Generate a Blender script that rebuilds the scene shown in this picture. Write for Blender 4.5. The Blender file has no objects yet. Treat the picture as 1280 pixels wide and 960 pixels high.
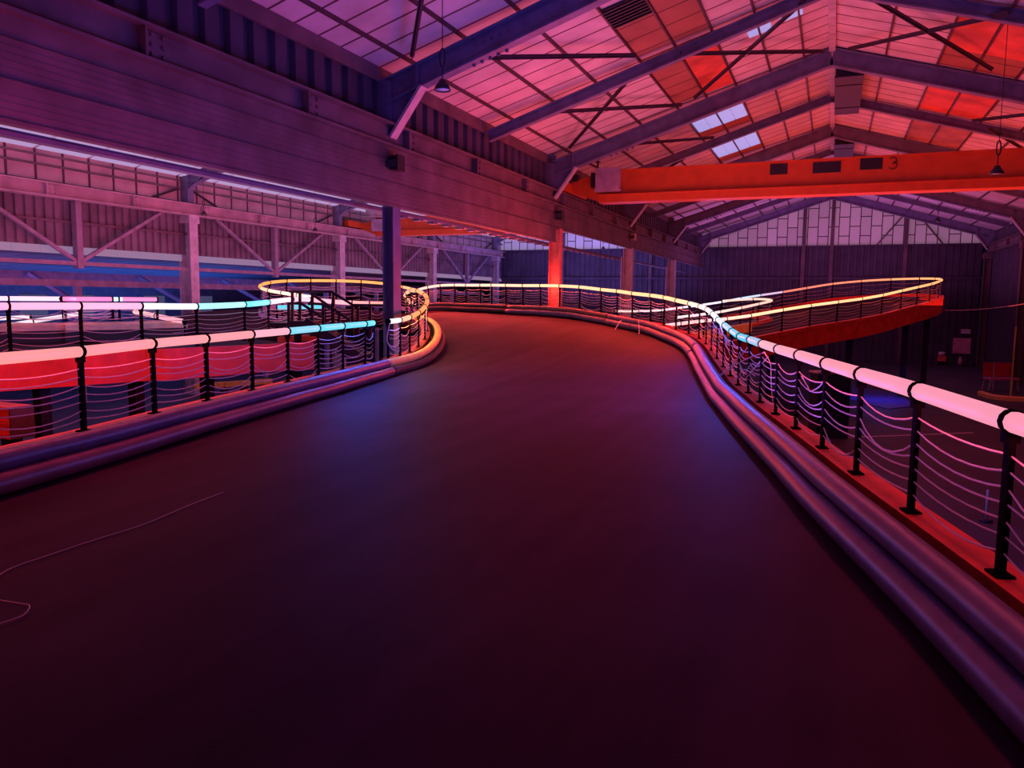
import bpy, bmesh, math, random
from mathutils import Vector, Matrix
random.seed(7)
SC = bpy.context.scene
COL = SC.collection

# ------------------------------------------------------------------ camera
F = 980.0                      # focal length in pixels of the 1280 px wide frame
EYE = Vector((0.0, 0.0, 1.55))
Xc = Vector((2428, -130, 980)).normalized()
Yc = Vector((401, 102, -980)).normalized()
Zc = Xc.cross(Yc).normalized()
Xc = Yc.cross(Zc).normalized()
R3 = Matrix((Xc, Yc, Zc))      # camera -> world
cam_data = bpy.data.cameras.new('camera')
cam = bpy.data.objects.new('camera', cam_data)
COL.objects.link(cam)
cam.matrix_world = Matrix.Translation(EYE) @ R3.to_4x4()
cam_data.sensor_fit = 'HORIZONTAL'
cam_data.sensor_width = 36.0
cam_data.lens = F / 1280 * 36.0
cam_data.clip_start = 0.05
cam_data.clip_end = 400
SC.camera = cam

# ------------------------------------------------------------------ view, world
SC.view_settings.view_transform = 'Standard'
SC.view_settings.look = 'None'
SC.view_settings.exposure = 0.0
SC.view_settings.gamma = 1.0
SC.view_settings.use_curve_mapping = False
SC.cycles.use_denoising = True
SC.cycles.max_bounces = 6
SC.cycles.diffuse_bounces = 3
SC.cycles.sample_clamp_indirect = 4.0
w = bpy.data.worlds.new('dusk_sky')
SC.world = w
w.use_nodes = True
w.node_tree.nodes['Background'].inputs[0].default_value = (0.30, 0.26, 0.62, 1)
w.node_tree.nodes['Background'].inputs[1].default_value = 0.006

# ------------------------------------------------------------------ added unseen fill lights, standing in for coloured glow
def area_light(name, loc, size, size_y, color, power, rot=(math.pi, 0, 0)):
    l = bpy.data.lights.new(name, 'AREA')
    l.shape = 'RECTANGLE'; l.size = size; l.size_y = size_y
    l.color = color; l.energy = power
    o = bpy.data.objects.new(name, l); COL.objects.link(o)
    o.location = loc; o.rotation_euler = rot
    return o
POW = 1.0
area_light('fill_pink', (-3.6, 21, 1.30), 6, 12, (1.0, 0.17, 0.38), 400*POW)
area_light('fill_violet', (-2.5, 6.0, 0.5), 5, 9, (0.36, 0.13, 1.0), 290*POW)
area_light('fill_red', (2.5, 33, 1.45), 12, 22, (1.0, 0.07, 0.05), 1250*POW)
area_light('fill_back', (2.5, 2.0, 0.5), 5, 10, (0.9, 0.05, 0.22), 28*POW)
area_light('fill_gable', (-1.0, 52, 1.3), 14, 8, (0.85, 0.20, 0.70), 650*POW)
area_light('fill_left_hall', (-18, 30, 0.9), 12, 36, (0.85, 0.22, 0.55), 2300*POW)
area_light('fill_left_gable', (-17, 54, 1.2), 12, 8, (0.34, 0.22, 1.0), 800*POW)
area_light('blue_annex_light', (-32, 30, -0.6), 8, 14, (0.08, 0.22, 1.0), 600*POW)
area_light('violet_annex_fill', (-31, 15, -0.6), 6, 12, (0.55, 0.25, 1.0), 380*POW)

# ------------------------------------------------------------------ pixel helpers (build-time measuring only)
FH = R3 @ Vector((0, 0, -1)); FH.z = 0; FH.normalize()
RH = Vector((FH.y, -FH.x, 0))
def ray(px, py):
    return R3 @ Vector((px - 640.0, 480.0 - py, -F))
def at(px, py, d):
    r = ray(px, py); return EYE + r * (d / r.dot(FH))
def on_z(px, py, z):
    r = ray(px, py); return EYE + r * ((z - EYE.z) / r.z)
def on_x(px, py, x):
    r = ray(px, py); return EYE + r * ((x - EYE.x) / r.x)
def on_y(px, py, y):
    r = ray(px, py); return EYE + r * ((y - EYE.y) / r.y)
def plan(X, d, z):
    return Vector((RH.x*X + FH.x*d, RH.y*X + FH.y*d, z))

# ------------------------------------------------------------------ materials
MATS = {}
def mat(name, color, rough=0.55, metal=0.0, var=0.25, scale=3.0, spec=0.4):
    if name in MATS: return MATS[name]
    m = bpy.data.materials.new(name); m.use_nodes = True
    nt = m.node_tree; b = nt.nodes['Principled BSDF']
    tc = nt.nodes.new('ShaderNodeTexCoord')
    n = nt.nodes.new('ShaderNodeTexNoise'); n.inputs['Scale'].default_value = scale; n.inputs['Detail'].default_value = 5
    nt.links.new(tc.outputs['Object'], n.inputs['Vector'])
    r = nt.nodes.new('ShaderNodeValToRGB')
    r.color_ramp.elements[0].position = 0.3; r.color_ramp.elements[1].position = 0.72
    c = color
    r.color_ramp.elements[0].color = (c[0]*(1-var), c[1]*(1-var), c[2]*(1-var), 1)
    r.color_ramp.elements[1].color = (min(1, c[0]*(1+var)), min(1, c[1]*(1+var)), min(1, c[2]*(1+var)), 1)
    nt.links.new(n.outputs['Fac'], r.inputs['Fac'])
    nt.links.new(r.outputs['Color'], b.inputs['Base Color'])
    b.inputs['Roughness'].default_value = rough
    b.inputs['Metallic'].default_value = metal
    b.inputs['Specular IOR Level'].default_value = spec
    MATS[name] = m
    return m
def mathn(nt, op, a, b=None):
    n = nt.nodes.new('ShaderNodeMath'); n.operation = op
    for i, v in enumerate((a, b)):
        if v is None: continue
        if isinstance(v, (int, float)): n.inputs[i].default_value = v
        else: nt.links.new(v, n.inputs[i])
    return n.outputs[0]
def seam_mat(name, color, seam, axis, pitch, width, axis2=None, pitch2=1, width2=0.03, rough=0.7, var=0.18):
    """boards with dark joints every pitch metres along one or two axes"""
    if name in MATS: return MATS[name]
    m = mat(name, color, rough, 0, var, 1.2)
    nt = m.node_tree; b = nt.nodes['Principled BSDF']
    src = b.inputs['Base Color'].links[0].from_socket
    tc = nt.nodes.new('ShaderNodeTexCoord')
    sx = nt.nodes.new('ShaderNodeSeparateXYZ'); nt.links.new(tc.outputs['Object'], sx.inputs[0])
    f = mathn(nt, 'LESS_THAN', mathn(nt, 'FRACT', mathn(nt, 'ADD', mathn(nt, 'DIVIDE', sx.outputs[axis], pitch), 100)), width / pitch)
    if axis2 is not None:
        f2 = mathn(nt, 'LESS_THAN', mathn(nt, 'FRACT', mathn(nt, 'ADD', mathn(nt, 'DIVIDE', sx.outputs[axis2], pitch2), 100)), width2 / pitch2)
        f = mathn(nt, 'MAXIMUM', f, f2)
    mx = nt.nodes.new('ShaderNodeMix'); mx.data_type = 'RGBA'
    nt.links.new(f, mx.inputs[0]); nt.links.new(src, mx.inputs[6])
    mx.inputs[7].default_value = (*seam, 1)
    nt.links.new(mx.outputs[2], b.inputs['Base Color'])
    return m
def lin(c): return tuple(((v/255)/12.92 if v/255 <= 0.04045 else ((v/255+0.055)/1.055)**2.4) for v in c)
def glow(rgb, strength=1.15):
    key = 'led_%d_%d_%d_%.2f' % (*rgb, strength)
    if key in MATS: return MATS[key]
    m = bpy.data.materials.new(key); m.use_nodes = True
    nt = m.node_tree; b = nt.nodes['Principled BSDF']
    b.inputs['Base Color'].default_value = (0.04, 0.04, 0.04, 1)
    b.inputs['Emission Color'].default_value = (*lin(rgb), 1)
    b.inputs['Emission Strength'].default_value = strength
    b.inputs['Roughness'].default_value = 0.4
    MATS[key] = m
    return m
def brick_glass(name, tint, emit):
    """obscured glazing panels in portrait format, staggered, dark joints; daylight behind"""
    m = bpy.data.materials.new(name); m.use_nodes = True
    nt = m.node_tree; b = nt.nodes['Principled BSDF']
    tc = nt.nodes.new('ShaderNodeTexCoord')
    sx = nt.nodes.new('ShaderNodeSeparateXYZ'); nt.links.new(tc.outputs['Object'], sx.inputs[0])
    cb = nt.nodes.new('ShaderNodeCombineXYZ')
    nt.links.new(sx.outputs[2], cb.inputs[0]); nt.links.new(sx.outputs[0], cb.inputs[1])
    br = nt.nodes.new('ShaderNodeTexBrick')
    nt.links.new(cb.outputs[0], br.inputs['Vector'])
    br.inputs['Scale'].default_value = 1.0
    br.inputs['Brick Width'].default_value = 1.3; br.inputs['Row Height'].default_value = 0.68
    br.inputs['Mortar Size'].default_value = 0.03; br.inputs['Mortar Smooth'].default_value = 0.0
    br.inputs['Color1'].default_value = (*tint, 1); br.inputs['Color2'].default_value = (tint[0]*.82, tint[1]*.82, tint[2]*.82, 1)
    br.inputs['Mortar'].default_value = (0.03, 0.02, 0.03, 1)
    nt.links.new(br.outputs['Color'], b.inputs['Base Color'])
    nt.links.new(br.outputs['Color'], b.inputs['Emission Color'])
    b.inputs['Emission Strength'].default_value = emit
    b.inputs['Roughness'].default_value = 0.5
    MATS[name] = m
    return m

M_steel = mat('blue_grey_painted_steel', (0.15, 0.15, 0.28), 0.5)
M_steel_light = mat('pale_painted_steel', (0.50, 0.46, 0.52), 0.5)
M_post = mat('black_post_paint', (0.006, 0.005, 0.007), 0.8, spec=0.02)
M_dark = mat('black_painted_metal', (0.025, 0.022, 0.03), 0.45)
M_girder = mat('weathered_girder_paint', (0.14, 0.095, 0.12), 0.55, 0, 0.35, 1.5)
M_orange = mat('orange_crane_paint', (0.56, 0.10, 0.022), 0.4, 0, 0.12)
M_redbeam = mat('red_orange_beam_paint', (0.85, 0.075, 0.03), 0.45, 0, 0.2)
M_barrier = mat('grey_plastic_barrier', (0.085, 0.07, 0.155), 0.42, 0, 0.3, 6)
M_barrier_dark = mat('dark_rubber_backing', (0.03, 0.028, 0.032), 0.7)
M_cream = mat('cream_yellow_plastic', (0.95, 0.62, 0.16), 0.45, 0, 0.15, 5)
M_wire = mat('pale_wire_rope', (0.68, 0.60, 0.60), 0.35, 0, 0.1)
M_ground = mat('dark_ground_concrete', (0.055, 0.05, 0.07), 0.55, 0, 0.4, 0.6)
M_white = mat('white_plastic', (0.75, 0.72, 0.75), 0.5, 0, 0.05)
M_clad = mat('dark_ribbed_cladding', (0.065, 0.055, 0.10), 0.5, 0, 0.3, 1.0)
M_clad_left = mat('ribbed_grey_cladding', (0.17, 0.13, 0.17), 0.5, 0, 0.35, 1.0)
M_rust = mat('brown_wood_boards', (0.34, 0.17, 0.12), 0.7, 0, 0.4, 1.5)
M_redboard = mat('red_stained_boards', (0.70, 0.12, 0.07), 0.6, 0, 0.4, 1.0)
M_box = mat('grey_lilac_box', (0.42, 0.34, 0.48), 0.5)
M_roof = seam_mat('white_roof_panels', (0.66, 0.60, 0.62), (0.09, 0.04, 0.055), 1, 0.72, 0.06)
M_panel = seam_mat('pale_wall_panels', (0.60, 0.48, 0.52), (0.10, 0.06, 0.09), 1, 1.05, 0.10)
M_glass = brick_glass('obscured_gable_glazing', (0.60, 0.40, 0.58), 0.18)
M_glass_left = brick_glass('lavender_gable_glazing', (0.52, 0.45, 0.72), 0.38)

def deck_mat():
    m = bpy.data.materials.new('worn_asphalt'); m.use_nodes = True
    nt = m.node_tree; b = nt.nodes['Principled BSDF']
    tc = nt.nodes.new('ShaderNodeTexCoord')
    n1 = nt.nodes.new('ShaderNodeTexNoise'); n1.inputs['Scale'].default_value = 0.7; n1.inputs['Detail'].default_value = 6
    n2 = nt.nodes.new('ShaderNodeTexNoise'); n2.inputs['Scale'].default_value = 160; n2.inputs['Detail'].default_value = 2
    mp = nt.nodes.new('ShaderNodeMapping'); mp.inputs['Scale'].default_value = (3.5, 0.22, 1); mp.inputs['Rotation'].default_value = (0, 0, 0.38)
    n3 = nt.nodes.new('ShaderNodeTexNoise'); n3.inputs['Scale'].default_value = 0.9; n3.inputs['Detail'].default_value = 4
    nt.links.new(tc.outputs['Object'], n1.inputs['Vector']); nt.links.new(tc.outputs['Object'], n2.inputs['Vector'])
    nt.links.new(tc.outputs['Object'], mp.inputs['Vector']); nt.links.new(mp.outputs['Vector'], n3.inputs['Vector'])
    s = mathn(nt, 'ADD', mathn(nt, 'MULTIPLY', n1.outputs['Fac'], 0.45), mathn(nt, 'MULTIPLY', n3.outputs['Fac'], 0.45))
    s = mathn(nt, 'ADD', s, mathn(nt, 'MULTIPLY', n2.outputs['Fac'], 0.15))
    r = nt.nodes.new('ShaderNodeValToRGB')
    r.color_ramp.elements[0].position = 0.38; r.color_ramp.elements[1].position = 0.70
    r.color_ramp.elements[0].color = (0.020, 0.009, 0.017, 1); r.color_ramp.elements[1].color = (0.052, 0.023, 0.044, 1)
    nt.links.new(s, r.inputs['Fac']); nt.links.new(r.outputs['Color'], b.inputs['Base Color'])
    b.inputs['Roughness'].default_value = 0.62
    b.inputs['Specular IOR Level'].default_value = 0.04
    bp = nt.nodes.new('ShaderNodeBump'); bp.inputs['Strength'].default_value = 0.25; bp.inputs['Distance'].default_value = 0.01
    nt.links.new(n2.outputs['Fac'], bp.inputs['Height']); nt.links.new(bp.outputs['Normal'], b.inputs['Normal'])
    MATS['worn_asphalt'] = m
    return m
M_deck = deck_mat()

# ------------------------------------------------------------------ mesh builder
WL = {}
class MB:
    def __init__(self): self.v = []; self.f = []; self.mi = []
    def add(self, vs, fs, m=0):
        b = len(self.v); self.v += [Vector(p) for p in vs]
        self.f += [[b + i for i in q] for q in fs]; self.mi += [m]*len(fs)
        return self
    def prism(self, bottom, top, m=0):
        n = len(bottom)
        fs = [list(range(n))[::-1], list(range(n, 2*n))] + [[i, (i+1) % n, n+(i+1) % n, n+i] for i in range(n)]
        return self.add(list(bottom) + list(top), fs, m)
    def box(self, c, s, rz=0.0, m=0):
        c = Vector(c); R = Matrix.Rotation(rz, 3, 'Z'); x, y, z = s[0]/2, s[1]/2, s[2]/2
        k = [c + R @ Vector((a*x, b_*y, -z)) for a, b_ in ((-1,-1),(1,-1),(1,1),(-1,1))]
        t = [p + Vector((0, 0, 2*z)) for p in k]
        return self.prism(k, t, m)
    def lohi(self, lo, hi, m=0):
        lo = Vector(lo); hi = Vector(hi); return self.box((lo+hi)/2, hi-lo, 0, m)
    def bar(self, p0, p1, wd, ht, up=(0, 0, 1), m=0):
        p0 = Vector(p0); p1 = Vector(p1); t = (p1-p0).normalized(); up = Vector(up)
        s = t.cross(up)
        if s.length < 1e-4: s = t.cross(Vector((0, 1, 0)))
        s.normalize(); u = s.cross(t).normalized()
        q = [s*a*wd/2 + u*b_*ht/2 for a, b_ in ((-1,-1),(1,-1),(1,1),(-1,1))]
        return self.prism([p0+k for k in q], [p1+k for k in q], m)
    def ibeam(self, p0, p1, wd, ht, tf=0.03, tw=0.02, up=(0, 0, 1)):
        p0 = Vector(p0); p1 = Vector(p1); t = (p1-p0).normalized(); s = t.cross(Vector(up)).normalized(); u = s.cross(t).normalized()
        self.bar(p0+u*(ht/2-tf/2), p1+u*(ht/2-tf/2), wd, tf, u)
        self.bar(p0-u*(ht/2-tf/2), p1-u*(ht/2-tf/2), wd, tf, u)
        return self.bar(p0, p1, tw, ht-2*tf, u)
    def tube(self, pts, r, n=8, caps=True, m=0):
        pts = [Vector(p) for p in pts]; k = len(pts); ring = []
        for i, p in enumerate(pts):
            t = (pts[min(i+1, k-1)] - pts[max(i-1, 0)]).normalized()
            a = t.cross(Vector((0, 0, 1)))
            if a.length < 1e-3: a = t.cross(Vector((0, 1, 0)))
            a.normalize(); b = t.cross(a).normalized()
            rr = r[i] if isinstance(r, (list, tuple)) else r
            ring.append([p + a*rr*math.cos(2*math.pi*j/n) + b*rr*math.sin(2*math.pi*j/n) for j in range(n)])
        vs = [p for q in ring for p in q]
        fs = [[i*n+j, i*n+(j+1) % n, (i+1)*n+(j+1) % n, (i+1)*n+j] for i in range(k-1) for j in range(n)]
        if caps: fs += [list(range(n))[::-1], [(k-1)*n+j for j in range(n)]]
        return self.add(vs, fs, m)
    def lathe(self, c, prof, n=16, m=0):
        c = Vector(c); vs = []
        for r, z in prof: vs += [c + Vector((r*math.cos(2*math.pi*j/n), r*math.sin(2*math.pi*j/n), z)) for j in range(n)]
        fs = [[i*n+j, i*n+(j+1) % n, (i+1)*n+(j+1) % n, (i+1)*n+j] for i in range(len(prof)-1) for j in range(n)]
        return self.add(vs, fs, m)
    def sweep(self, path, lats, prof, m=0, closed=True):
        k = len(prof); vs = []
        for p, l in zip(path, lats):
            vs += [p + l*u + Vector((0, 0, v)) for u, v in prof]
        n = len(path); fs = []
        for i in range(n-1):
            for j in range(k if closed else k-1):
                fs.append([i*k+j, i*k+(j+1) % k, (i+1)*k+(j+1) % k, (i+1)*k+j])
        if closed: fs += [list(range(k))[::-1], [(n-1)*k+j for j in range(k)]]
        return self.add(vs, fs, m)
    def build(self, name, mats, parent=None, smooth=False, origin=None):
        if not isinstance(mats, (list, tuple)): mats = [mats]
        if parent is not None: org = WL[parent]
        elif origin is not None: org = Vector(origin)
        else:
            lo = Vector([min(p[i] for p in self.v) for i in range(3)]); hi = Vector([max(p[i] for p in self.v) for i in range(3)])
            org = Vector(((lo.x+hi.x)/2, (lo.y+hi.y)/2, lo.z))
        me = bpy.data.meshes.new(name)
        me.from_pydata([tuple(p-org) for p in self.v], [], self.f)
        for q in mats: me.materials.append(q)
        for p, i in zip(me.polygons, self.mi):
            p.material_index = i; p.use_smooth = smooth
        bm = bmesh.new(); bm.from_mesh(me); bmesh.ops.recalc_face_normals(bm, faces=bm.faces); bm.to_mesh(me); bm.free()
        o = bpy.data.objects.new(name, me); COL.objects.link(o)
        if parent is not None:
            o.parent = parent
        else: o.location = org
        WL[o] = org
        return o
def thing(name, loc, label, cat, group=None):
    o = bpy.data.objects.new(name, None); COL.objects.link(o)
    o.empty_display_size = 0.3
    o.location = loc; WL[o] = Vector(loc)
    return tag(o, label, cat, group)
def tag(o, label, cat, group=None):
    o['label'] = label; o['category'] = cat
    if group: o['group'] = group
    return o
def struct(o, label=None):
    o['kind'] = 'structure'
    if label: o['label'] = label
    return o

def catmull(pts, sub):
    out = []; n = len(pts)
    for i in range(n-1):
        p0 = pts[max(i-1, 0)]; p1 = pts[i]; p2 = pts[i+1]; p3 = pts[min(i+2, n-1)]
        for s in range(sub):
            t = s/sub
            out.append(0.5*((2*p1) + (p2-p0)*t + (2*p0-5*p1+4*p2-p3)*t*t + (3*p1-p0-3*p2+p3)*t**3))
    out.append(pts[-1].copy()); return out
def laterals(path, side):
    n = len(path); out = []
    for i in range(n):
        t = path[min(i+1, n-1)] - path[max(i-1, 0)]; t.z = 0; t.normalize()
        out.append(Vector((-t.y, t.x, 0))*side)
    return out
def resample(pts, step):
    d = catmull(pts, 12); out = [d[0]]; acc = 0
    for a, b in zip(d, d[1:]):
        L = (b-a).length
        while acc + L >= step:
            t = (step-acc)/L; a = a + (b-a)*t; out.append(a.copy()); L = (b-a).length; acc = 0
        acc += L
    return out
def mixc(keys, x):
    for (a, ca), (b, cb) in zip(keys, keys[1:]):
        if x <= b:
            t = 0 if b == a else max(0, (x-a)/(b-a)); return tuple(int(round((ca[i]+(cb[i]-ca[i])*t)/6)*6) for i in range(3))
    return keys[-1][1]

# ------------------------------------------------------------------ hall dimensions (metres)
YB = [-6.5, 4.3, 15.1, 25.8, 36.6, 47.4, 58.2]     # column lines
XL, XR, XF, XRG = -9.0, 8.95, -25.4, -0.38                       # left column line, right wall, far wall of the left hall
ZG = -2.6                                           # lower ground
Z_PAN0, Z_PAN1, Z_FL, Z_RAIL, Z_EAVE, Z_RIDGE = 3.52, 3.98, 4.75, 5.30, 6.50, 9.05
YBACK, YN = 60.0, -7.0
SL = (Z_RIDGE - Z_EAVE) / 8.62
def roof_z(x): return Z_RIDGE - SL*abs(x-XRG)
def on_roof(px, py, drop=0.0):
    r = ray(px, py) / F; t = 1.0
    while t < 95:
        p = EYE + r*t
        if p.z >= roof_z(p.x) - drop: return p
        t += 0.02
    return p

# ------------------------------------------------------------------ setting: ground, shell
g = MB(); g.lohi((-48, YN-3, ZG-0.2), (12, YBACK+2, ZG)); struct(g.build('floor', M_ground), 'dark lower ground floor under the raised tracks')

c = MB()
for s in (-1, 1):
    xe = 9.35*s
    a = [(XRG, YN, Z_RIDGE), (xe, YN, roof_z(xe)), (xe, YBACK, roof_z(xe)), (XRG, YBACK, Z_RIDGE)]
    c.prism(a, [(x, y, z+0.12) for x, y, z in a])
# left hall roof, ridge at x = -17.2
xr2 = (XL+XF)/2
for s in (-1, 1):
    xe = xr2 + s*8.2
    a = [(xr2, YN, Z_EAVE+SL*8.2), (xe, YN, Z_EAVE), (xe, YBACK, Z_EAVE), (xr2, YBACK, Z_EAVE+SL*8.2)]
    c.prism(a, [(x, y, z+0.12) for x, y, z in a])
ceiling = struct(c.build('ceiling', M_roof, origin=(0, 20, Z_EAVE)), 'pitched roof of white panels with dark joints lit pink and red')

# bright rooflights in the left hall (a glazed band above the far eave)
for i, (xa, xb) in enumerate(((-25.3, -23.7), (-20.6, -18.0))):
    rl = MB()
    def rz2(x): return Z_EAVE + SL*(8.2-abs(x-xr2)) - 0.03
    for y0 in [YN+1+k*2.1 for k in range(31)]:
        y1 = y0+1.95
        q = [(xa, y0, rz2(xa)), (xb, y0, rz2(xb)), (xb, y1, rz2(xb)), (xa, y1, rz2(xa))]
        rl.prism([(x, y, z-0.02) for x, y, z in q], q)
    struct(rl.build('window_%d' % (i+1), glow((214, 180, 240), 0.62)), 'band of bright lilac rooflights in the roof of the left hall')

def ribs(mb, axis, fixed, a0, a1, z0, z1, pitch, depth, facing):
    """trapezoid ribbed sheet on plane x=fixed (axis 'y') or y=fixed (axis 'x')"""
    n = max(1, int(round((a1-a0)/pitch))); p = (a1-a0)/n; prof = []
    for i in range(n):
        s = a0+i*p
        prof += [(s, 0), (s+p*0.30, 0), (s+p*0.38, 1), (s+p*0.92, 1)]
    prof.append((a1, 0)); vs = []
    for s, k in prof:
        o = fixed + facing*depth*k
        vs += [(o, s, z0), (o, s, z1)] if axis == 'y' else [(s, o, z0), (s, o, z1)]
    fs = [[2*i, 2*i+2, 2*i+3, 2*i+1] for i in range(len(prof)-1)]
    mb.add(vs, fs)
    b = fixed - facing*0.05
    if axis == 'y': mb.add([(b, a0, z0), (b, a1, z0), (b, a1, z1), (b, a0, z1)], [[0, 1, 2, 3]])
    else: mb.add([(a0, b, z0), (a1, b, z0), (a1, b, z1), (a0, b, z1)], [[0, 1, 2, 3]])

wl = MB(); ribs(wl, 'y', -9.35, YN, YBACK, Z_RAIL-0.35, Z_EAVE-0.12, 0.56, 0.10, 1)
struct(wl.build('wall_left', M_clad), 'dark ribbed cladding between the crane rail and the left eave')
tf = MB(); tf.lohi((-9.24, YN, Z_EAVE-.36), (-9.18, YBACK, Z_EAVE-.06)); struct(tf.build('trim_5', M_girder), 'dark board along the top of the left cladding')
wr = MB(); ribs(wr, 'y', 9.32, YN, YBACK, ZG, roof_z(9.5)-0.06, 0.5, 0.08, -1)
struct(wr.build('wall_right', M_clad), 'dark ribbed right wall of the hall')

def gable(xa, xb, zr_fn, name, m_glass, m_clad, z_gl, lab):
    o = MB(); ribs(o, 'x', YBACK, xa, xb, ZG, z_gl, 0.42, 0.06, -1)
    wall = struct(o.build(name, m_clad), lab)
    n = 24; t = MB()
    xs = [xa+(xb-xa)*i/n for i in range(n+1)]
    t.prism([(x, YBACK-0.02, z_gl) for x in (xs[0], xs[-1])] + [(x, YBACK-0.02, zr_fn(x)) for x in xs[::-1]],
            [(x, YBACK+0.06, z_gl) for x in (xs[0], xs[-1])] + [(x, YBACK+0.06, zr_fn(x)) for x in xs[::-1]])
    return wall, t
gw, gt = gable(-9.0, XR, lambda x: roof_z(x)-0.01, 'wall_back', M_glass, M_clad, 5.5, 'dark ribbed lower gable wall at the far end of the hall')
struct(gt.build('window_3', M_glass, origin=(0.15, YBACK, 5.5)), 'staggered obscured glazing panels filling the gable of the main hall')
gw2, gt2 = gable(XF, -9.0, lambda x: Z_EAVE + SL*(8.2-abs(x-xr2)) - 0.01, 'wall_back_left', M_glass_left, M_clad, 5.5, 'dark blue ribbed end wall of the left hall')
struct(gt2.build('window_4', M_glass_left, origin=(-17, YBACK, 5.5)), 'staggered lavender glazing panels in the end wall of the left hall')
tr = MB()
tr.lohi((XF, YBACK-0.22, 5.42), (XR, YBACK-0.06, 5.52)); tr.lohi((XF, YBACK-0.25, 3.15), (XR, YBACK-0.06, 3.3))
tr.lohi((XF, YBACK-0.2, 3.3), (XR, YBACK-0.1, 3.34))
struct(tr.build('trim_1', M_clad), 'horizontal rails across the end walls')
gp = MB()
for x in (-2.1, -.25, 4.38, -13, -20):
    gp.lohi((x-0.12, YBACK-0.3, ZG), (x+0.12, YBACK-0.07, roof_z(x) - 0.15 if x > -9 else 8))
for x0, x1 in ((2.6, 4.5), (6.6, 4.7)): gp.bar((x0, YBACK-0.18, 5.5), (x1, YBACK-0.18, 7.9), 0.1, 0.1)
struct(gp.build('trim_2', M_girder), 'posts and braces standing against the end walls')

# left hall far wall (x = XF)
fw = MB(); ribs(fw, 'y', XF, YN, YBACK, 3.27, 4.95, 0.36, 0.07, 1)
struct(fw.build('wall_far_left', M_clad_left), 'pink lit ribbed cladding on the far side of the left hall')
fp = MB(); fp.lohi((XF-0.1, YN, 5.3), (XF, YBACK, Z_EAVE+0.05))
struct(fp.build('wall_far_left_upper', M_panel), 'pale panels with dark joints above the far crane beam')
fs_ = MB()
for k in range(64):
    y0 = YN + k*1.05; fs_.lohi((XF-0.05, y0, 3.0), (XF+0.02, y0+1.0, 3.27))
struct(fs_.build('window_5', glow((205, 165, 215), 0.42)), 'narrow band of pale panes along the far wall of the left hall')
ft = MB()
for z in (4.12, 5.98, 6.3): ft.lohi((XF+0.07, YN, z-0.035), (XF+0.16, YBACK, z+0.035))
struct(ft.build('trim_3', M_girder), 'horizontal cladding rails on the far wall')

# roof purlins, bracing (parts of the ceiling)
M_purlin = mat('brown_purlin_steel', (0.085, 0.04, 0.06), 0.5); M_brace = mat('dark_brace_steel', (0.06, 0.035, 0.06), 0.5)
for x in (-8.6, -7.36, -6.13, -4.9, -4.0, -3.1, -2.1, -1.15, 1.05, 2.37, 3.28, 4.3, 5.5, 6.7, 7.9):
    pur = MB(); pur.bar((x, YN, roof_z(x)-0.04), (x, YBACK, roof_z(x)-0.04), 0.045, 0.08); pur.build('roof_purlin', M_purlin, ceiling)
for a, e in (((572, 71), (794, 68)), ((515, 70), (530, -20)), ((671, 140), (852, 130)), ((712, 184), (792, 92)), ((850, 66), (1030, 63)), ((868, 122), (1006, 0)), ((780, 180), (892, 171)), ((826, 215), (870, 188)),
             ((1078, -10), (1240, 86)), ((1062, 60), (1262, 15)), ((1216, 150), (1300, 140)), ((1236, 160), (1290, 192))):
    pa, pe = on_roof(*a, .3), on_roof(*e, .3)
    b = MB(); b.bar(pa, pe, 0.09, 0.05); b.bar(pa-Vector((0, 0, .03)), pe-Vector((0, 0, .03)), .02, .09); b.build('wind_brace', M_brace, ceiling)
rp = MB()
rp.lohi((XRG-0.09, YN, Z_RIDGE-0.16), (XRG+0.09, YBACK, Z_RIDGE-0.02)); rp.build('ridge_purlin', M_steel_light, ceiling)

# odd roof panels, rooflights
def roof_patch(name, m, x0, x1, y0, y1, drop=0.03, label=None):
    b = MB(); q = [Vector((x, y, roof_z(x)-drop)) for x, y in ((x0+.03, y0), (x1-.03, y0), (x1-.03, y1), (x0+.03, y1))]
    b.prism(q, [p+Vector((0, 0, 0.02)) for p in q])
    o = b.build(name, m, ceiling)
    if label: o['label'] = label
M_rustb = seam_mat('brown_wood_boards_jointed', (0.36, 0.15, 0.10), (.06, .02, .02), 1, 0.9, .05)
vent = MB(); q = [Vector((x, y, roof_z(x)-.05)) for x, y in ((-4.88, 16.9), (-4.02, 16.9), (-4.02, 18.05), (-4.88, 18.05))]
vent.prism(q, [p+Vector((0, 0, .02)) for p in q])
for k in range(7):
    y_ = 16.98+k*.16; vent.bar((-4.88, y_, roof_z(-4.88)-.07), (-4.02, y_, roof_z(-4.02)-.07), .05, .03)
vent.build('roof_vent', M_dark, ceiling)['label'] = 'dark louvred vent in the roof'
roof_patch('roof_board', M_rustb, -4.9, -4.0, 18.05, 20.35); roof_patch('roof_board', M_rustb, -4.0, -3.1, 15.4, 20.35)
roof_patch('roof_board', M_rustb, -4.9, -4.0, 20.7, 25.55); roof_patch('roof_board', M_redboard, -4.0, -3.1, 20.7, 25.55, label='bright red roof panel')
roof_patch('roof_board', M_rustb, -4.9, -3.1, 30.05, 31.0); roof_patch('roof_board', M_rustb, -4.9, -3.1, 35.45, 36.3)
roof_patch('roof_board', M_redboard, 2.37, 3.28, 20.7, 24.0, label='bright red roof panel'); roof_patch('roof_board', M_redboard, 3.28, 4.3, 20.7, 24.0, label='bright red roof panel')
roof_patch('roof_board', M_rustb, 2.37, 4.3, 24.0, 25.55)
roof_patch('roof_board', M_redboard, 2.37, 3.28, 26.1, 30.9, label='bright red roof panel'); roof_patch('roof_board', M_redboard, 3.28, 4.3, 26.1, 30.9, label='bright red roof panel')
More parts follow.
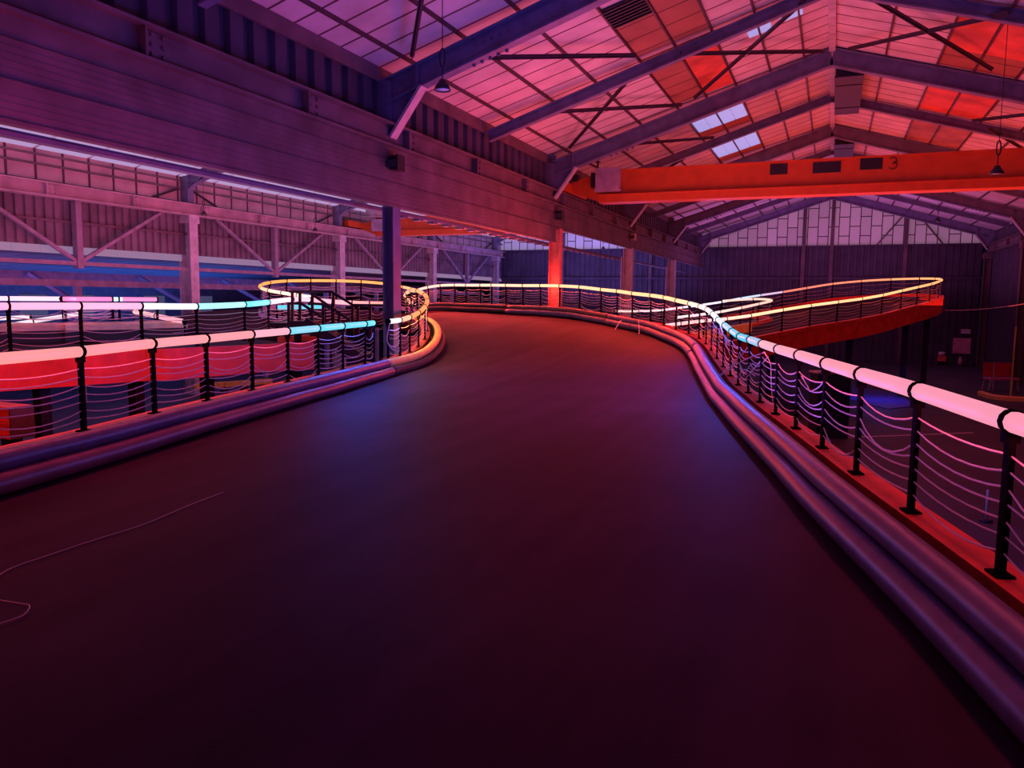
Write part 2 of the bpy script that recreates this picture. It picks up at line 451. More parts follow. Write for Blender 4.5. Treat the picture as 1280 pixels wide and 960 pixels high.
roof_patch('roof_board', M_rust, 2.37, 3.28, 31.5, 36.3); roof_patch('roof_board', M_rust, 3.28, 4.3, 31.5, 36.3)
M_sky = glow((178, 170, 242), 0.80)
wn = 6
def rooflight(x0, x1, y0, y1, nx, ny):
    global wn
    b = MB()
    for i in range(nx):
        for j in range(ny):
            xa = x0+(x1-x0)*(i+.03)/nx; xb = x0+(x1-x0)*(i+.97)/nx; ya = y0+(y1-y0)*(j+.03)/ny; yb = y0+(y1-y0)*(j+.97)/ny
            q = [Vector((x, y, roof_z(x)-.04)) for x, y in ((xa, ya), (xb, ya), (xb, yb), (xa, yb))]
            b.prism(q, [p+Vector((0, 0, 0.02)) for p in q])
    struct(b.build('window_%d' % wn, M_sky), 'pale blue rooflight panes in the left roof slope'); wn += 1
rooflight(-4.85, -3.15, 27.6, 30.0, 4, 3); rooflight(-4.85, -3.15, 32.7, 35.4, 4, 3)
rooflight(-2.39, -1.8, 21.3, 22.2, 1, 1); rooflight(-1.6, -1.05, 21.3, 22.0, 1, 1)

# ------------------------------------------------------------------ roof frames, columns
def frame(y, main, label):
    f = MB(); dep = 0.50 if main else 0.30; wd = 0.26 if main else 0.18
    for s in (-1, 1):
        a = Vector((s*9.1, y, roof_z(9.1)-dep/2-0.06)); b = Vector((XRG, y, Z_RIDGE-dep/2-0.06))
        f.ibeam(a, b, wd, dep, 0.04, 0.05)
        if main:
            f.lohi((s*9.1-0.16, y-0.14, Z_RAIL-0.05), (s*9.1+0.16, y+0.14, roof_z(9.1)-0.1))
            # haunch plate with stiffener, splice bolts
            f.prism([(s*9.1, y-0.03, roof_z(9.1)-0.5), (s*8.2, y-0.03, roof_z(8.2)-0.5), (s*9.0, y-0.03, roof_z(9)-1.25)],
                    [(s*9.1, y+0.03, roof_z(9.1)-0.5), (s*8.2, y+0.03, roof_z(8.2)-0.5), (s*9.0, y+0.03, roof_z(9)-1.25)])
            f.lohi((s*8.3-0.03, y-0.13, roof_z(8.3)-0.56), (s*8.3+0.03, y+0.13, roof_z(8.3)-0.06))
            for k in range(5):
                for q in range(2):
                    x = s*(7.0-0.18*k); f.box((x, y-0.035, roof_z(x)-0.25-0.16*q), (0.05, 0.05, 0.05))
                f.box((s*(7.0-0.18*k), y-0.07, roof_z(7.0-.18*k)-0.59), (0.06, 0.05, 0.06))
    n = 'roof_frame' if main else 'roof_rafter'
    if main:
        root = thing(n, (0, y, Z_RAIL), label, 'roof frame', 'steel roof frames')
        f.build('rafters', M_steel, root)
        for s in (-1, 1):
            k = MB(); k.bar((s*8.95, y-0.02, roof_z(9)-1.3), (s*8.2, y-0.02, roof_z(8.2)-0.53), 0.26, 0.06)
            k.build('knee_brace', M_steel_light, root)
    else:
        tag(f.build(n, M_steel, origin=(0, y, Z_EAVE)), label, 'roof rafter', 'lighter roof rafters')
names = {4.3: 'deep steel roof frame spanning overhead before the hanging lamp', 15.1: 'blue grey roof frame just behind the nearest hanging lamp',
         25.8: 'blue grey roof frame meeting the ridge at the start of the hanging ridge box', 36.6: 'roof frame partly hidden behind the near orange crane girder',
         47.4: 'far roof frame seen below the near orange crane', 58.2: 'last roof frame against the glazed gable'}
for y, l in names.items(): frame(y, True, l)
for y, l in {9.7: 'lighter rafter high overhead at the top left', 20.5: 'slim blue rafter between the two nearest left columns', 31.2: 'slim rafter crossing behind the hanging ridge box',
             42.0: 'slim rafter just above the near orange crane girder', 52.8: 'slim rafter close to the glazed gable'}.items(): frame(y, False, l)
# ridge boxes
for (y0, y1, l, w_) in ((26.0, 31.0, 'dark box duct hanging right of the ridge, nearest the camera', .72), (36.8, 41.5, 'smaller looking ridge box duct behind the dark one', .72)):
    b = MB(); X0 = XRG+.14; b.lohi((X0, y0, 8.22), (X0+w_, y1, roof_z(X0+w_)-0.04)); b.lohi((X0-.04, y0-.03, 8.19), (X0+.04+w_, y1+.03, 8.24))
    for y in (y0+1, y1-1): b.lohi((X0-.02, y-.04, 8.17), (X0+.02+w_, y+.04, 8.27))
    tag(b.build('ridge_duct', mat('dark_blue_duct_paint', (.018, .016, .04), .5)), l, 'duct', 'ridge ducts')

def column(x, y, wx, wy, z1, label, m, cap=True, grp='steel columns', pipe=False):
    c = MB()
    c.lohi((x+wx/2-0.03, y-wy/2, ZG), (x+wx/2, y+wy/2, z1)); c.lohi((x-wx/2, y-wy/2, ZG), (x-wx/2+0.03, y+wy/2, z1))
    c.lohi((x-wx/2+0.03, y-0.02, ZG), (x+wx/2-0.03, y+0.02, z1))
    c.lohi((x-wx/2-0.08, y-wy/2-0.08, ZG), (x+wx/2+0.08, y+wy/2+0.08, ZG+0.05))
    if cap: c.lohi((x-wx/2-0.06, y-wy/2-0.06, z1-0.35), (x+wx/2+0.06, y+wy/2+0.06, z1))
    root = thing('column', (x, y, ZG), label, 'column', grp)
    c.build('shaft', m, root)
    if pipe:
        p = MB(); p.tube([(x-wx/2-0.07, y-wy/2-.02, ZG), (x-wx/2-0.07, y-wy/2-.02, z1-0.4)], 0.04, 8); p.build('downpipe', m, root, True)
    return root
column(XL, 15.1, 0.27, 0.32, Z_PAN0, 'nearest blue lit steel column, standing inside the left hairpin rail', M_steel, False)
column(XL, 26.08, 0.40, 0.30, Z_PAN1, 'column glowing red behind the far bend of the track', mat('red_lit_column_paint', (0.70, 0.20, 0.18), 0.5), False)  # colour reddened to stand in for red light on the column
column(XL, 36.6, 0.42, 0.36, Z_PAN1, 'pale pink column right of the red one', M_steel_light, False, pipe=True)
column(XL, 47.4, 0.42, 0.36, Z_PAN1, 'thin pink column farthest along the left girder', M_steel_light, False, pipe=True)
lab = ['', 'left hall column out of frame', '', 'bright pink faced column of the far wall, above the cyan rail', 'lilac column of the far wall behind the orange light loop',
       'lilac column of the far wall just right of the nearest steel column', 'last lilac column of the far wall beside its end wall']
for i in (3, 4, 5, 6):
    column(XF+0.25, YB[i], 0.5, 0.45, 4.92, lab[i], M_steel_light, True, 'columns of the far wall', True)
column(9.0, 58.2, 0.4, 0.4, Z_FL, 'dark column in the right corner of the far gable', M_girder, True, 'right wall columns')
column(9.0, 47.4, 0.4, 0.4, Z_FL, 'dark reddish column at the right edge', M_girder, True, 'right wall columns')

# posts and knee braces of the left hall frames above the crane beam
for i in (1, 2, 3, 4, 5, 6):
    y = YB[i]
    if i < 3: continue
    f = MB(); f.lohi((XF+0.05, y-0.16, 5.42), (XF+0.4, y+0.16, Z_EAVE)); 
    f.ibeam((XF, y, Z_EAVE-0.3), (xr2, y, Z_EAVE+SL*8.2-0.3), 0.24, 0.45, 0.04, 0.04); f.ibeam((xr2, y, Z_EAVE+SL*8.2-0.3), (XL, y, Z_EAVE-0.3), 0.24, 0.45, 0.04, 0.04)
    f.bar((XF+0.3, y, 5.9), (XF+1.2, y, Z_EAVE+0.05), 0.24, 0.06)
    tag(f.build('roof_frame', M_steel, origin=(xr2, y, 5.42)), ['', '', '', 'left hall roof frame above the bright pink faced column', 'left hall roof frame by the grey hoist motor',
        'left hall roof frame behind the orange left crane', 'left hall roof frame at its end wall'][i], 'roof frame', 'roof frames of the left hall')

# ------------------------------------------------------------------ crane runways
def runway(x, side, y0, y1, label, cladding, m=M_girder, zf=Z_FL, zr=Z_RAIL):
    root = thing('crane_runway', (x, (y0+y1)/2, zf), label, 'crane beam')
    b = MB()
    b.lohi((x-0.2, y0, zf), (x+0.2, y1, zf+0.05)); b.lohi((x-0.2, y0, zr-0.09), (x+0.2, y1, zr-0.05)); b.lohi((x-0.02, y0, zf+.05), (x+0.02, y1, zr-.09))
    y = y0 + 1.0
    while y < y1:
        b.lohi((x-0.18, y-0.015, zf+.05), (x+0.18, y+0.015, zr-.09))
        b.lohi((x+side*0.02, y+0.1, zf+.06), (x+side*0.05, y+0.5, zr-.10))
        for k in range(3):
            b.box((x+side*0.06, y+0.2, zf+.14+.13*k), (0.04, 0.05, 0.05)); b.box((x+side*0.06, y+0.4, zf+.14+.13*k), (0.04, 0.05, 0.05))
        y += 3.6
    b.build('beam', m, root)
    r = MB(); r.lohi((x-0.035, y0, zr-0.05), (x+0.035, y1, zr)); r.build('rail', M_dark, root)
    if cladding:
        p = MB(); xs = x - side*0.05
        def slab(ya, yb, za, zb, off): p.lohi((xs+0.04, ya, za), (xs+side*off, yb, zb)) if side > 0 else p.lohi((xs-0.1+side*off, ya, za), (xs+0.12, yb, zb))
        slab(y0, y1, 4.47, zf, 0.10); slab(y0, y1, 4.0, 4.46, 0.13); slab(y0, 25.75, Z_PAN0, 3.97, 0.16)
        slab(y0, y1, 3.965, 4.0, 0.19); slab(y0, y1, 4.455, 4.475, 0.15); slab(y0, 25.75, Z_PAN0-.02, Z_PAN0+0.03, 0.19)
        for k in range(5): slab(y0, y1, 4.05+.085*k, 4.058+.085*k, 0.138)
        for k in range(4): slab(y0, 25.75, 3.57+.085*k, 3.578+.085*k, 0.168)
        p.build('panel', M_girder, root)
    return root
runway(-9.0, 1, YN, YBACK-1.5, 'long dark crane girder with plank panels along the left of the hall', True)
runway(9.0, -1, YN, YBACK-1.5, 'crane girder along the dark right wall', False)
runway(XF+0.35, 1, YN, YBACK-0.5, 'pink lit crane girder along the far wall of the left hall', False, mat('pale_pink_girder', (0.45, 0.33, 0.38), 0.5, 0, .25, 1.5), 4.88, 5.42)
# slim beam of the left hall just behind the main girder
SB0 = 3.555
sb = MB(); sb.lohi((-10.0, YN, SB0), (-9.82, YBACK-2, SB0+.06)); sb.lohi((-9.95, YN, SB0+.06), (-9.87, YBACK-2, SB0+.10))
y = 17.0
while y < 40: sb.lohi((-10.0, y, SB0-.05), (-9.82, y+0.25, SB0+.005)); y += 0.8
tag(sb.build('edge_beam', M_steel), 'slim dark beam running just behind the lower edge of the left girder', 'beam')

M_truss = mat('mauve_truss_steel', (.28, .22, .30), .5)
# truss bracing under the far runway
for i in range(2, 6):
    y0, y1 = YB[i], YB[i+1]; ym = (y0+y1)/2; x = XF+0.3
    t = thing('wall_truss', (x, ym, 2.67), ['', '', 'V braced truss at the far left of the left hall wall', 'V braced truss between the pink column and the lilac column',
              'V braced truss behind the nearest steel column', 'V braced truss at the far end of the left hall wall'][i], 'truss', 'wall trusses of the left hall')
    a = MB(); a.lohi((x-0.07, y0+0.25, 2.6), (x+0.07, y1-0.25, 2.74)); a.build('tie_beam', M_truss, t)
    a = MB(); a.lohi((x-0.12, ym-0.12, 2.5), (x+0.12, ym+0.12, 4.93)); a.build('post', M_truss, t)
    for s in (-1, 1):
        a = MB(); a.bar((x, ym+s*0.1, 2.75), (x, ym+s*3.9, 4.9), 0.12, 0.12, (1, 0, 0)); a.build('brace', M_truss, t)
        a = MB(); a.bar((XF+.12, ym+s*5.1, 6.0), (XF+.12, ym+s*3.6, 5.45), 0.07, 0.07, (1, 0, 0)); a.build('brace', M_dark, t)

# ------------------------------------------------------------------ annex seen under the far wall
an = MB()
an.lohi((-27.3, YN, 1.88), (-27.0, YBACK, 2.12)); an.lohi((-30.2, YN, 2.18), (-29.9, YBACK, 2.5))
for y in [YN+2+k*5.4 for k in range(13)]:
    an.lohi((-27.25, y-.12, ZG), (-27.05, y+.12, 1.88)); an.bar((-27.1, y, 1.2), (-29.8, y, 2.4), .15, .15)
struct(an.build('trim_4', mat('lilac_annex_steel', (0.42, 0.36, 0.55), .5)), 'lilac beams and posts of the annex beyond the far wall')
ar = MB(); a = [(-26, YN, 3.05), (-26, YBACK, 3.05), (-38, YBACK, 2.3), (-38, YN, 2.3)]
ar.prism(a, [(x, y, z+.1) for x, y, z in a]); struct(ar.build('ceiling_annex', seam_mat('annex_boards', (0.16, 0.14, 0.22), (.04, .03, .06), 1, 1.1, .08)), 'low sloping roof of the annex')
aw = MB(); aw.lohi((-38.2, YN, ZG), (-38, YBACK, 2.5)); struct(aw.build('wall_annex', mat('blue_grey_annex_wall', (0.16, 0.19, 0.30), .6)), 'blue lit back wall of the annex')
for k, yw in enumerate([10, 13, 15.4, 18.6, 21, 25, 28.2, 31, 36, 40]):
    b = MB(); b.lohi((-38.0, yw-.75, .3), (-37.94, yw+.75, 1.55)); 
    lit = k in (1, 4)
    o = b.build('window_%d' % wn, glow((190, 160, 70), .45) if lit else glow((120, 120, 175), .28)); wn += 1
    struct(o, 'yellow lit annex window' if lit else 'dull lilac annex window')

# ------------------------------------------------------------------ bridge cranes
def bridge(xa, xb, y, label, z0, z1, details):
    root = thing('bridge_crane', ((xa+xb)/2, y, z0), label, 'crane')
    b = MB(); e = 1.25; w_ = 0.22
    prof = [(xa+0.1, z0+0.42), (xa+e, z0+0.02), (xb-e, z0+0.02), (xb-0.1, z0+0.42), (xb-0.1, z1-0.2), (xb-e, z1), (xa+e, z1), (xa+0.1, z1-0.35)]
    b.prism([(x, y-w_, z) for x, z in prof], [(x, y+w_, z) for x, z in prof]); b.build('girder', M_orange, root)
    f = MB(); f.lohi((xa+e-.1, y-w_-0.16, z0+.24), (xb-e+.1, y+w_+.16, z0+.28)); f.lohi((xa+e-.1, y-w_-0.12, z0), (xb-e+.1, y+w_+.12, z0+.24)); f.build('lower_flange', M_orange, root)
    f = MB(); f.lohi((xa+e-.1, y-w_-0.10, z1-.03), (xb-e, y+w_+.10, z1+.02)); f.build('upper_flange', M_orange, root)
    for x in (xa, xb):
        zr = Z_RAIL if details else 5.43; k = MB(); k.lohi((x-.16, y-1.5, zr+.02), (x+.16, y+1.5, zr+.36)); 
        for s in (-1.2, 1.2): k.tube([(x-.08, y+s, zr+.16), (x+.08, y+s, zr+.16)], .16, 12)
        k.build('end_carriage', M_orange, root)
    if details:
        for q in ((962.5, 984.5, 212), (1016, 1051, 210), (1075, 1103, 205.5)):
            a = on_y(q[0], q[2], y-w_); c_ = on_y(q[1], q[2], y-w_)
            m_ = MB(); m_.lohi((a.x, y-w_-.02, a.z-.17), (c_.x, y-w_+.05, a.z+.17)); m_.build('dark_plate', M_dark, root)
        # figure 3
        p = on_y(1116, 204, y-w_-.012); h = .30; pts = []
        for k in range(9): t = math.radians(150 - 240*k/8); pts.append(Vector((p.x+.10*math.cos(t), p.y, p.z+h*.26+.10*math.sin(t))))
        for k in range(1, 10): t = math.radians(90 - 240*k/9); pts.append(Vector((p.x+.12*math.cos(t), p.y, p.z-h*.20+.12*math.sin(t))))
        n3 = MB(); n3.tube(pts, .016, 6); n3.build('number_marking', M_dark, root)['label'] = 'black figure 3 on the orange girder'
        p = on_y(762, 225, y-w_); k = MB(); k.lohi((p.x-.42, y-w_-.35, p.z-.38), (p.x+.42, y-w_-.02, p.z+.38)); k.lohi((p.x-.46, y-w_-.33, p.z-.42), (p.x+.46, y-w_-.02, p.z-.36))
        k.build('control_box', M_box, root)
        k = MB(); k.box((p.x-.55, y-w_-.1, p.z), (.16, .2, .5)); k.build('switch', M_dark, root)
        k = MB(); k.box((p.x-1.25, y-w_-.1, p.z+.15), (.3, .3, .12)); k.box((p.x-1.25, y-w_-.1, p.z+.05), (.16, .2, .12)); k.build('cable_trolley', M_dark, root)
        k = MB(); k.tube([(p.x-.42, y-.3, p.z+.3), (p.x-.42, y-.3, p.z+.75)], .03, 6); k.bar((p.x-.5, y-.3, p.z+.62), (p.x-.32, y-.3, p.z+.62), .04, .04); k.build('mast', M_dark, root)
    else:
        k = MB(); k.tube([(xa+.6, y-.2, z1+.35), (xa+2.0, y-.2, z1+.3)], .28, 12); k.lohi((xa+.2, y-.4, z1), (xa+1.9, y+.1, z1+.12)); k.build('hoist_motor', M_steel_light, root, True)
        k = MB(); k.lohi((xa+1.0, y-w_-.3, z0+.25), (xa+2.0, y-w_-.02, z1-.1)); k.build('control_box', M_box, root)
    return root
bridge(XL, 9.0, 27.62, 'big orange overhead crane girder marked with a figure 3', 4.97, 6.07, True)
bridge(XF+.35, -9.75, 38.7, 'smaller looking orange crane girder in the left hall behind the nearest column', 5.0, 6.0, False)

# ------------------------------------------------------------------ hanging lamps, boxes on the girder
def lamp(p, r, ztop, label, loop=True):
    root = thing('pendant_lamp', p, label, 'lamp', 'hanging lamps')
    a = MB(); a.lathe(p, [(r*.12, r*1.25), (r*.35, r*1.2), (r*.5, r*.85), (r*.75, r*.55), (r, 0), (r*.93, 0.0), (r*.4, r*.8), (.005, r)], 20); a.build('shade', M_dark, root, True)
    a = MB(); a.lathe(p, [(.001, r*.05), (r*.88, r*.12), (r*.6, r*.3)], 20); a.build('diffuser', M_white, root, True)
    a = MB(); a.tube([p+Vector((0, 0, r*1.2)), p+Vector((0, 0, r*2.6))], r*.07, 6)
    c = p+Vector((0, 0, r*3.6)); a.tube([c+Vector((RH.x*math.cos(t)*r*.3, RH.y*math.cos(t)*r*.3, math.sin(t)*r)) for t in [2*math.pi*k/14 for k in range(15)]], r*.1, 6); a.build('hook', M_dark, root)
    a = MB(); a.tube([p+Vector((0, 0, r*4.5)), Vector((p.x, p.y, ztop))], max(.008, r*.04), 5); a.build('cord', M_dark, root)
p = at(553, 113, 13.0); lamp(p, .14, roof_z(p.x), 'black pendant lamp hanging before the nearest roof frame')
p = at(1246, 218, 18.0); lamp(p, .16, roof_z(p.x), 'black pendant lamp hanging in front of the orange crane at the right')
p = at(1172, 277, 46.0); lamp(p, .20, roof_z(p.x), 'far pendant lamp before the pink gable glazing')
for px, py, d, l in ((255, 269, 29, 'small pendant lamp beside the bright pink faced column'), (394, 289, 33, 'small pendant lamp left of the lilac column'), (754, 311, 50, 'tiny pendant lamp before the lavender glazing')):
    p = at(px, py, d); lamp(p, .12, Z_EAVE+SL*(8.2-abs(p.x-xr2)), l)
for (y, z, m, l) in ((15.0, 4.42, M_dark, 'dark box on the girder above the nearest column'), (25.9, 4.42, M_dark, 'dark box on the girder above the red column'), (36.6, 4.5, M_steel_light, 'pale box on the girder above the pale pink column')):
    root = thing('wall_box', (-8.85, y, z-.2), l, 'box', 'boxes on the left girder')
    b = MB(); b.lohi((-8.90, y-.14, z-.15), (-8.70, y+.14, z+.15)); b.lohi((-8.72, y-.155, z-.165), (-8.69, y+.155, z+.165)); b.build('housing', m, root)
    b = MB(); b.bar((-8.92, y-.24, z-.05), (-8.72, y-.13, z), .05, .14); b.build('bracket', M_dark, root)

# ------------------------------------------------------------------ light railings
def tube_light(a, e, n, rgb, power):
    # the light thrown sideways by one length of LED tube
    l = bpy.data.lights.new('led_light', 'AREA'); l.shape = 'RECTANGLE'; l.size = (e-a).length*.9; l.size_y = .05
    l.color = rgb; l.energy = power; l.specular_factor = 0.25
    o = bpy.data.objects.new('led_light', l); COL.objects.link(o)
    x = (e-a).normalized(); z = -n
    if abs(n.z) > .9: z = (-n - x*(-n).dot(x)).normalized()
    y = z.cross(x).normalized(); x = y.cross(z)
    m = Matrix((x, y, z)).transposed().to_4x4(); m.translation = (a+e)/2 + n*.065
    o.matrix_world = m
    return o
def railing(label, pts, keys, side, wires=7, H=0.75, tr=0.051, beam=True, beam_h=0.14, light=None, light_every=2, group='led topped railings', wire_r=0.006, strength=1.08, outward=None, down=0, beam_m=None):
    """pts: tube centres at the posts; keys: [(index, rgb)]; side: +1 when the track lies to the left of the path"""
    root = thing('led_railing', pts[0] - Vector((0, 0, H)), label, 'railing', group)
    lat = laterals(pts, side); n = len(pts)
    dense = catmull(pts, 4)
    dl = laterals(dense, side)
    if beam:
        b = MB(); b.sweep([p-Vector((0, 0, H)) for p in dense], dl, [(-.14, -beam_h), (.07, -beam_h), (.07, 0), (-.14, 0)]); b.build('base_beam', beam_m or M_redbeam, root)
    for i, p in enumerate(pts):
        t = Vector((lat[i].y, -lat[i].x, 0)); rz = math.atan2(t.y, t.x)
        b = MB(); b.box(p - Vector((0, 0, H/2+.02)), (.055, .03, H-.06), rz); b.box(p - Vector((0, 0, H-.006)), (.12, .09, .012), rz)
        b.box(p-Vector((0, 0, .075)), (.05, .07, .05), rz)
        po = b.build('post', M_post, root)
        c = MB(); tt = (pts[min(i+1, n-1)]-pts[max(i-1, 0)]).normalized(); c.tube([p-tt*.018, p+tt*.018], tr+.009, 12); c.build('clamp', M_post, po)
    for i in range(n-1):
        seg = dense[4*i:4*i+5]
        a = seg[0] + (seg[1]-seg[0]).normalized()*.012; e = seg[-1] + (seg[-2]-seg[-1]).normalized()*.012
        b = MB(); b.tube([a]+seg[1:-1]+[e], tr, 10); b.build('light_tube', glow(mixc(keys, i+.5), strength(i) if callable(strength) else strength), root, True)
        if light and i % light_every == 0:
            rgb, pw = light(i+.5)
            if pw > 0: tube_light(pts[i], pts[i+1], (lat[i]+lat[i+1]).normalized(), rgb, pw)
            if down: tube_light(pts[i], pts[i+1], Vector((0, 0, -1)), rgb, down(i+.5) if callable(down) else down)
            if outward and outward(i+.5) > 0: tube_light(pts[i], pts[i+1], -(lat[i]+lat[i+1]).normalized(), rgb, outward(i+.5))
    rnd = random.Random(len(pts))
    for k in range(wires):
        zo = -H + .08 + (H-.2)*(k+.5)/wires
        w_ = []
        for i in range(n-1):
            sag = rnd.uniform(.025, .075) if rnd.random() < .88 else rnd.uniform(.10, .16)
            for s in range(6):
                u = s/6; q = pts[i]*(1-u)+pts[i+1]*u; w_.append(q + Vector((0, 0, zo - sag*4*u*(1-u))))
        w_.append(pts[-1]+Vector((0, 0, zo)))
        b = MB(); b.tube(w_, wire_r, 4); b.build('wire', M_wire, root)
    return root
def barrier(label, path, side, m_top, m_low, z_off=-1.02, group='kart track crash barriers', top_only=False):
    """path: dense tube-centre points; rolls lie on the track side"""
    root = thing('crash_barrier', path[0] + Vector((0, 0, z_off)), label, 'barrier', group)
    lat = laterals(path, side); base = [p+Vector((0, 0, z_off)) for p in path]
    def roll(u, v, r, sy=1.0): return [(u+r*math.cos(2*math.pi*k/14), v+r*sy*math.sin(2*math.pi*k/14)) for k in range(14)]
    b = MB(); b.sweep(base, lat, roll(.26, .245, .085)); b.build('upper_roll', m_top, root, True)
    b = MB(); b.sweep(base, lat, roll(.345, .095, .09)); b.build('lower_roll', m_low, root, True)
    b = MB(); b.sweep(base, lat, [(.16, .0), (.30, .0), (.30, .22), (.16, .28)]); b.build('backing', M_barrier_dark, root)
    return root

Rr = [(1265, 527, 3.67), (1148, 489, 4.73), (1077, 468, 5.8), (1033, 454.5, 6.85), (999, 444, 7.9), (973, 436.5, 8.95), (953, 430, 10), (938, 424.8, 11), (925, 420.5, 12),
      (915, 414, 13.1), (906, 406.5, 14.1), (898, 399.5, 15.1), (891, 392.5, 16.2), (884, 387, 17.2), (875, 383, 18.3), (862, 379.3, 19.4), (846, 375.6, 20.4), (831, 372, 21.4),
      (814, 369.3, 22.3), (791, 366.8, 23.3), (772, 364, 24.2), (752, 362, 25), (725, 358.8, 25.9), (700, 357.4, 26.6), (676, 357, 27.4), (654, 357, 28.2), (633, 356.7, 29),
      (615, 356.5, 29.7), (601, 356.5, 30.2), (583, 356.5, 30.9), (569, 356.3, 31.4), (551, 356.8, 31.9), (535.5, 359, 32.3), (521, 362.5, 32.4)]
RP = [at(*q) for q in Rr]
step = (RP[1]-RP[2]) + (RP[2]-RP[3]); step *= .5
EXT = 5
RP = [RP[0] + step*k + Vector((0, 0, 0)) for k in range(EXT, 0, -1)] + RP
for k in range(EXT): RP[k].z = RP[EXT].z
Lr = [(100, 439.5, 7.3), (190, 429.5, 8.35), (257, 423.5, 9.4), (314, 418, 10.45), (359, 414, 11.5), (397, 410.5, 12.5), (428, 407.5, 13.55), (456, 405, 14.6), (467, 403.6, 15.05)]
LP = [at(*q) for q in Lr]
stepl = LP[0]-LP[1]
LEX = 6
LP = [LP[0] + stepl*k for k in range(LEX, 0, -1)] + LP
for k in range(LEX): LP[k].z = LP[LEX].z
Hr = [(485, 402, 15.8), (500, 400, 16.4), (512, 396.5, 16.9), (523, 391, 17.5), (531, 383.5, 18.3), (534, 375.5, 19.2), (531, 368.5, 20.2), (522, 363.6, 21.2), (514, 363, 22.0), (508.5, 366, 22.6),
      (506.5, 370, 23.0), (509, 375.5, 23.3), (515.5, 378.8, 23.5)]
HP = [at(*q) for q in Hr]

PINK, SAL, CY, WH, ORG, PEA = (243, 150, 178), (248, 132, 130), (80, 200, 236), (240, 240, 255), (255, 186, 132), (255, 196, 165)
E = EXT
keysR = [(0, PINK), (E+3, (250, 150, 170)), (E+5.3, (252, 165, 185)), (E+6.4, (170, 200, 235)), (E+7, CY), (E+9, (100, 210, 240)), (E+10, (200, 228, 250)), (E+12, (245, 235, 245)), (E+14, (255, 214, 205)), (E+16, ORG), (E+23, (255, 188, 138)), (E+27, PEA), (E+33, (255, 186, 165))]
L_RED, L_BLUE, L_ORG = (1, .04, .05), (.05, .12, 1), (1, .05, .03)
def lightR(i):
    k = i-E
    if k < 6: return (1, .06, .10), 2.2
    if k < 12: return L_BLUE, 34
    if k < 15: return (.8, .04, .25), 11
    return L_ORG, 42
railing('long railing with pink, cyan and orange light tube along the right track edge', RP, keysR, 1, light=lightR, light_every=1, strength=lambda i: 1.02 if i < E+9 else min(1.02+(i-E-9)*.11, 1.75), down=lambda i: 1.8 if i < E+10 else 4.5, outward=lambda i: 22 if 19 <= i-E <= 29 else (18 if 5.5 < i-E < 12 else 0))
keysL = [(0, SAL), (LEX+3, (250, 160, 165)), (LEX+4, (240, 190, 215)), (LEX+4.6, (110, 222, 245)), (LEX+8, (96, 226, 246))]
def lightL(i):
    k = i-LEX
    if k < 4.6: return L_RED, 4
    return L_BLUE, 34
railing('left railing with salmon to cyan light tube ending beside the nearest column', LP, keysL, -1, light=lightL, light_every=1, down=2.2, outward=lambda i: 26 if i-LEX < 5 else 6)
keysH = [(0, (220, 240, 255)), (1, (255, 206, 200)), (2, (255, 152, 92)), (5, (255, 138, 66)), (7, (255, 170, 120)), (12, (255, 160, 140))]
railing('hairpin railing with white to orange light tube curling round the nearest column', HP, keysH, -1, strength=1.4, light=lambda i: ((.35, .25, 1), 8) if i < 1 else ((1, .36, .11), 8), light_every=1, down=4)

dR = catmull(RP, 4); dL = catmull(LP, 4)
def part(d, i0, i1): return d[int(i0*4):int(i1*4)+1]
barrier('long purple grey barrier along the near right edge of the track', part(dR, 0, E+12.5), 1, M_barrier, M_barrier)
barrier('red lit barrier on the outside of the right bend', part(dR, E+12.5, E+20), 1, M_barrier, M_barrier)
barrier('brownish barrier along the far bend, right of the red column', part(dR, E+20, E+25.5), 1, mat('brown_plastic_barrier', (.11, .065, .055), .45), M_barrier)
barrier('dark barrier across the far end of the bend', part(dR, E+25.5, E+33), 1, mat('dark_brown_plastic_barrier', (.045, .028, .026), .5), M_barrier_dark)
hair = catmull([LP[-1]] + HP[:9], 4)
barrier('two roll barrier along the near left edge of the track', dL, -1, M_barrier, mat('wine_red_plastic_barrier', (.17, .06, .09), .42))
barrier('cream topped barrier curling round the left hairpin', hair, -1, M_cream, M_barrier_dark)

# track deck: ruled surface between the two edges
edgeL = LP[:-1] + [LP[-1]] + HP[:9]
keyR = [0, E, E+9, E+15, E+18, E+21, E+24, E+27, E+30, E+33]
keyL = [0, LEX-1, LEX+6.3, LEX+11, LEX+12, LEX+13, LEX+14, LEX+15, LEX+16, len(edgeL)-1]
def pick(pts, i):
    a = int(min(i, len(pts)-1)); b = min(a+1, len(pts)-1); t = i-a; return pts[a]*(1-t)+pts[b]*t
rows = []
for k in range(len(keyR)-1):
    for s in range(8):
        u = s/8; rows.append((keyR[k]*(1-u)+keyR[k+1]*u, keyL[k]*(1-u)+keyL[k+1]*u))
rows.append((keyR[-1], keyL[-1]))
NW = 14; dm = MB(); vs = []
for a, b in rows:
    pr = pick(RP, a); pl = pick(edgeL, b)
    for j in range(NW+1):
        u = j/NW; p = pr*(1-u)+pl*u; vs.append(p - Vector((0, 0, 1.02)))
fs = [[i*(NW+1)+j, i*(NW+1)+j+1, (i+1)*(NW+1)+j+1, (i+1)*(NW+1)+j] for i in range(len(rows)-1) for j in range(NW)]
dm.add(vs, fs)
dm.add([p-Vector((0, 0, .12)) for p in vs], [q[::-1] for q in fs])
deck = struct(dm.build('track_deck', M_deck, smooth=True, origin=(0, 0, 0)), 'dark worn asphalt surface of the raised kart track')
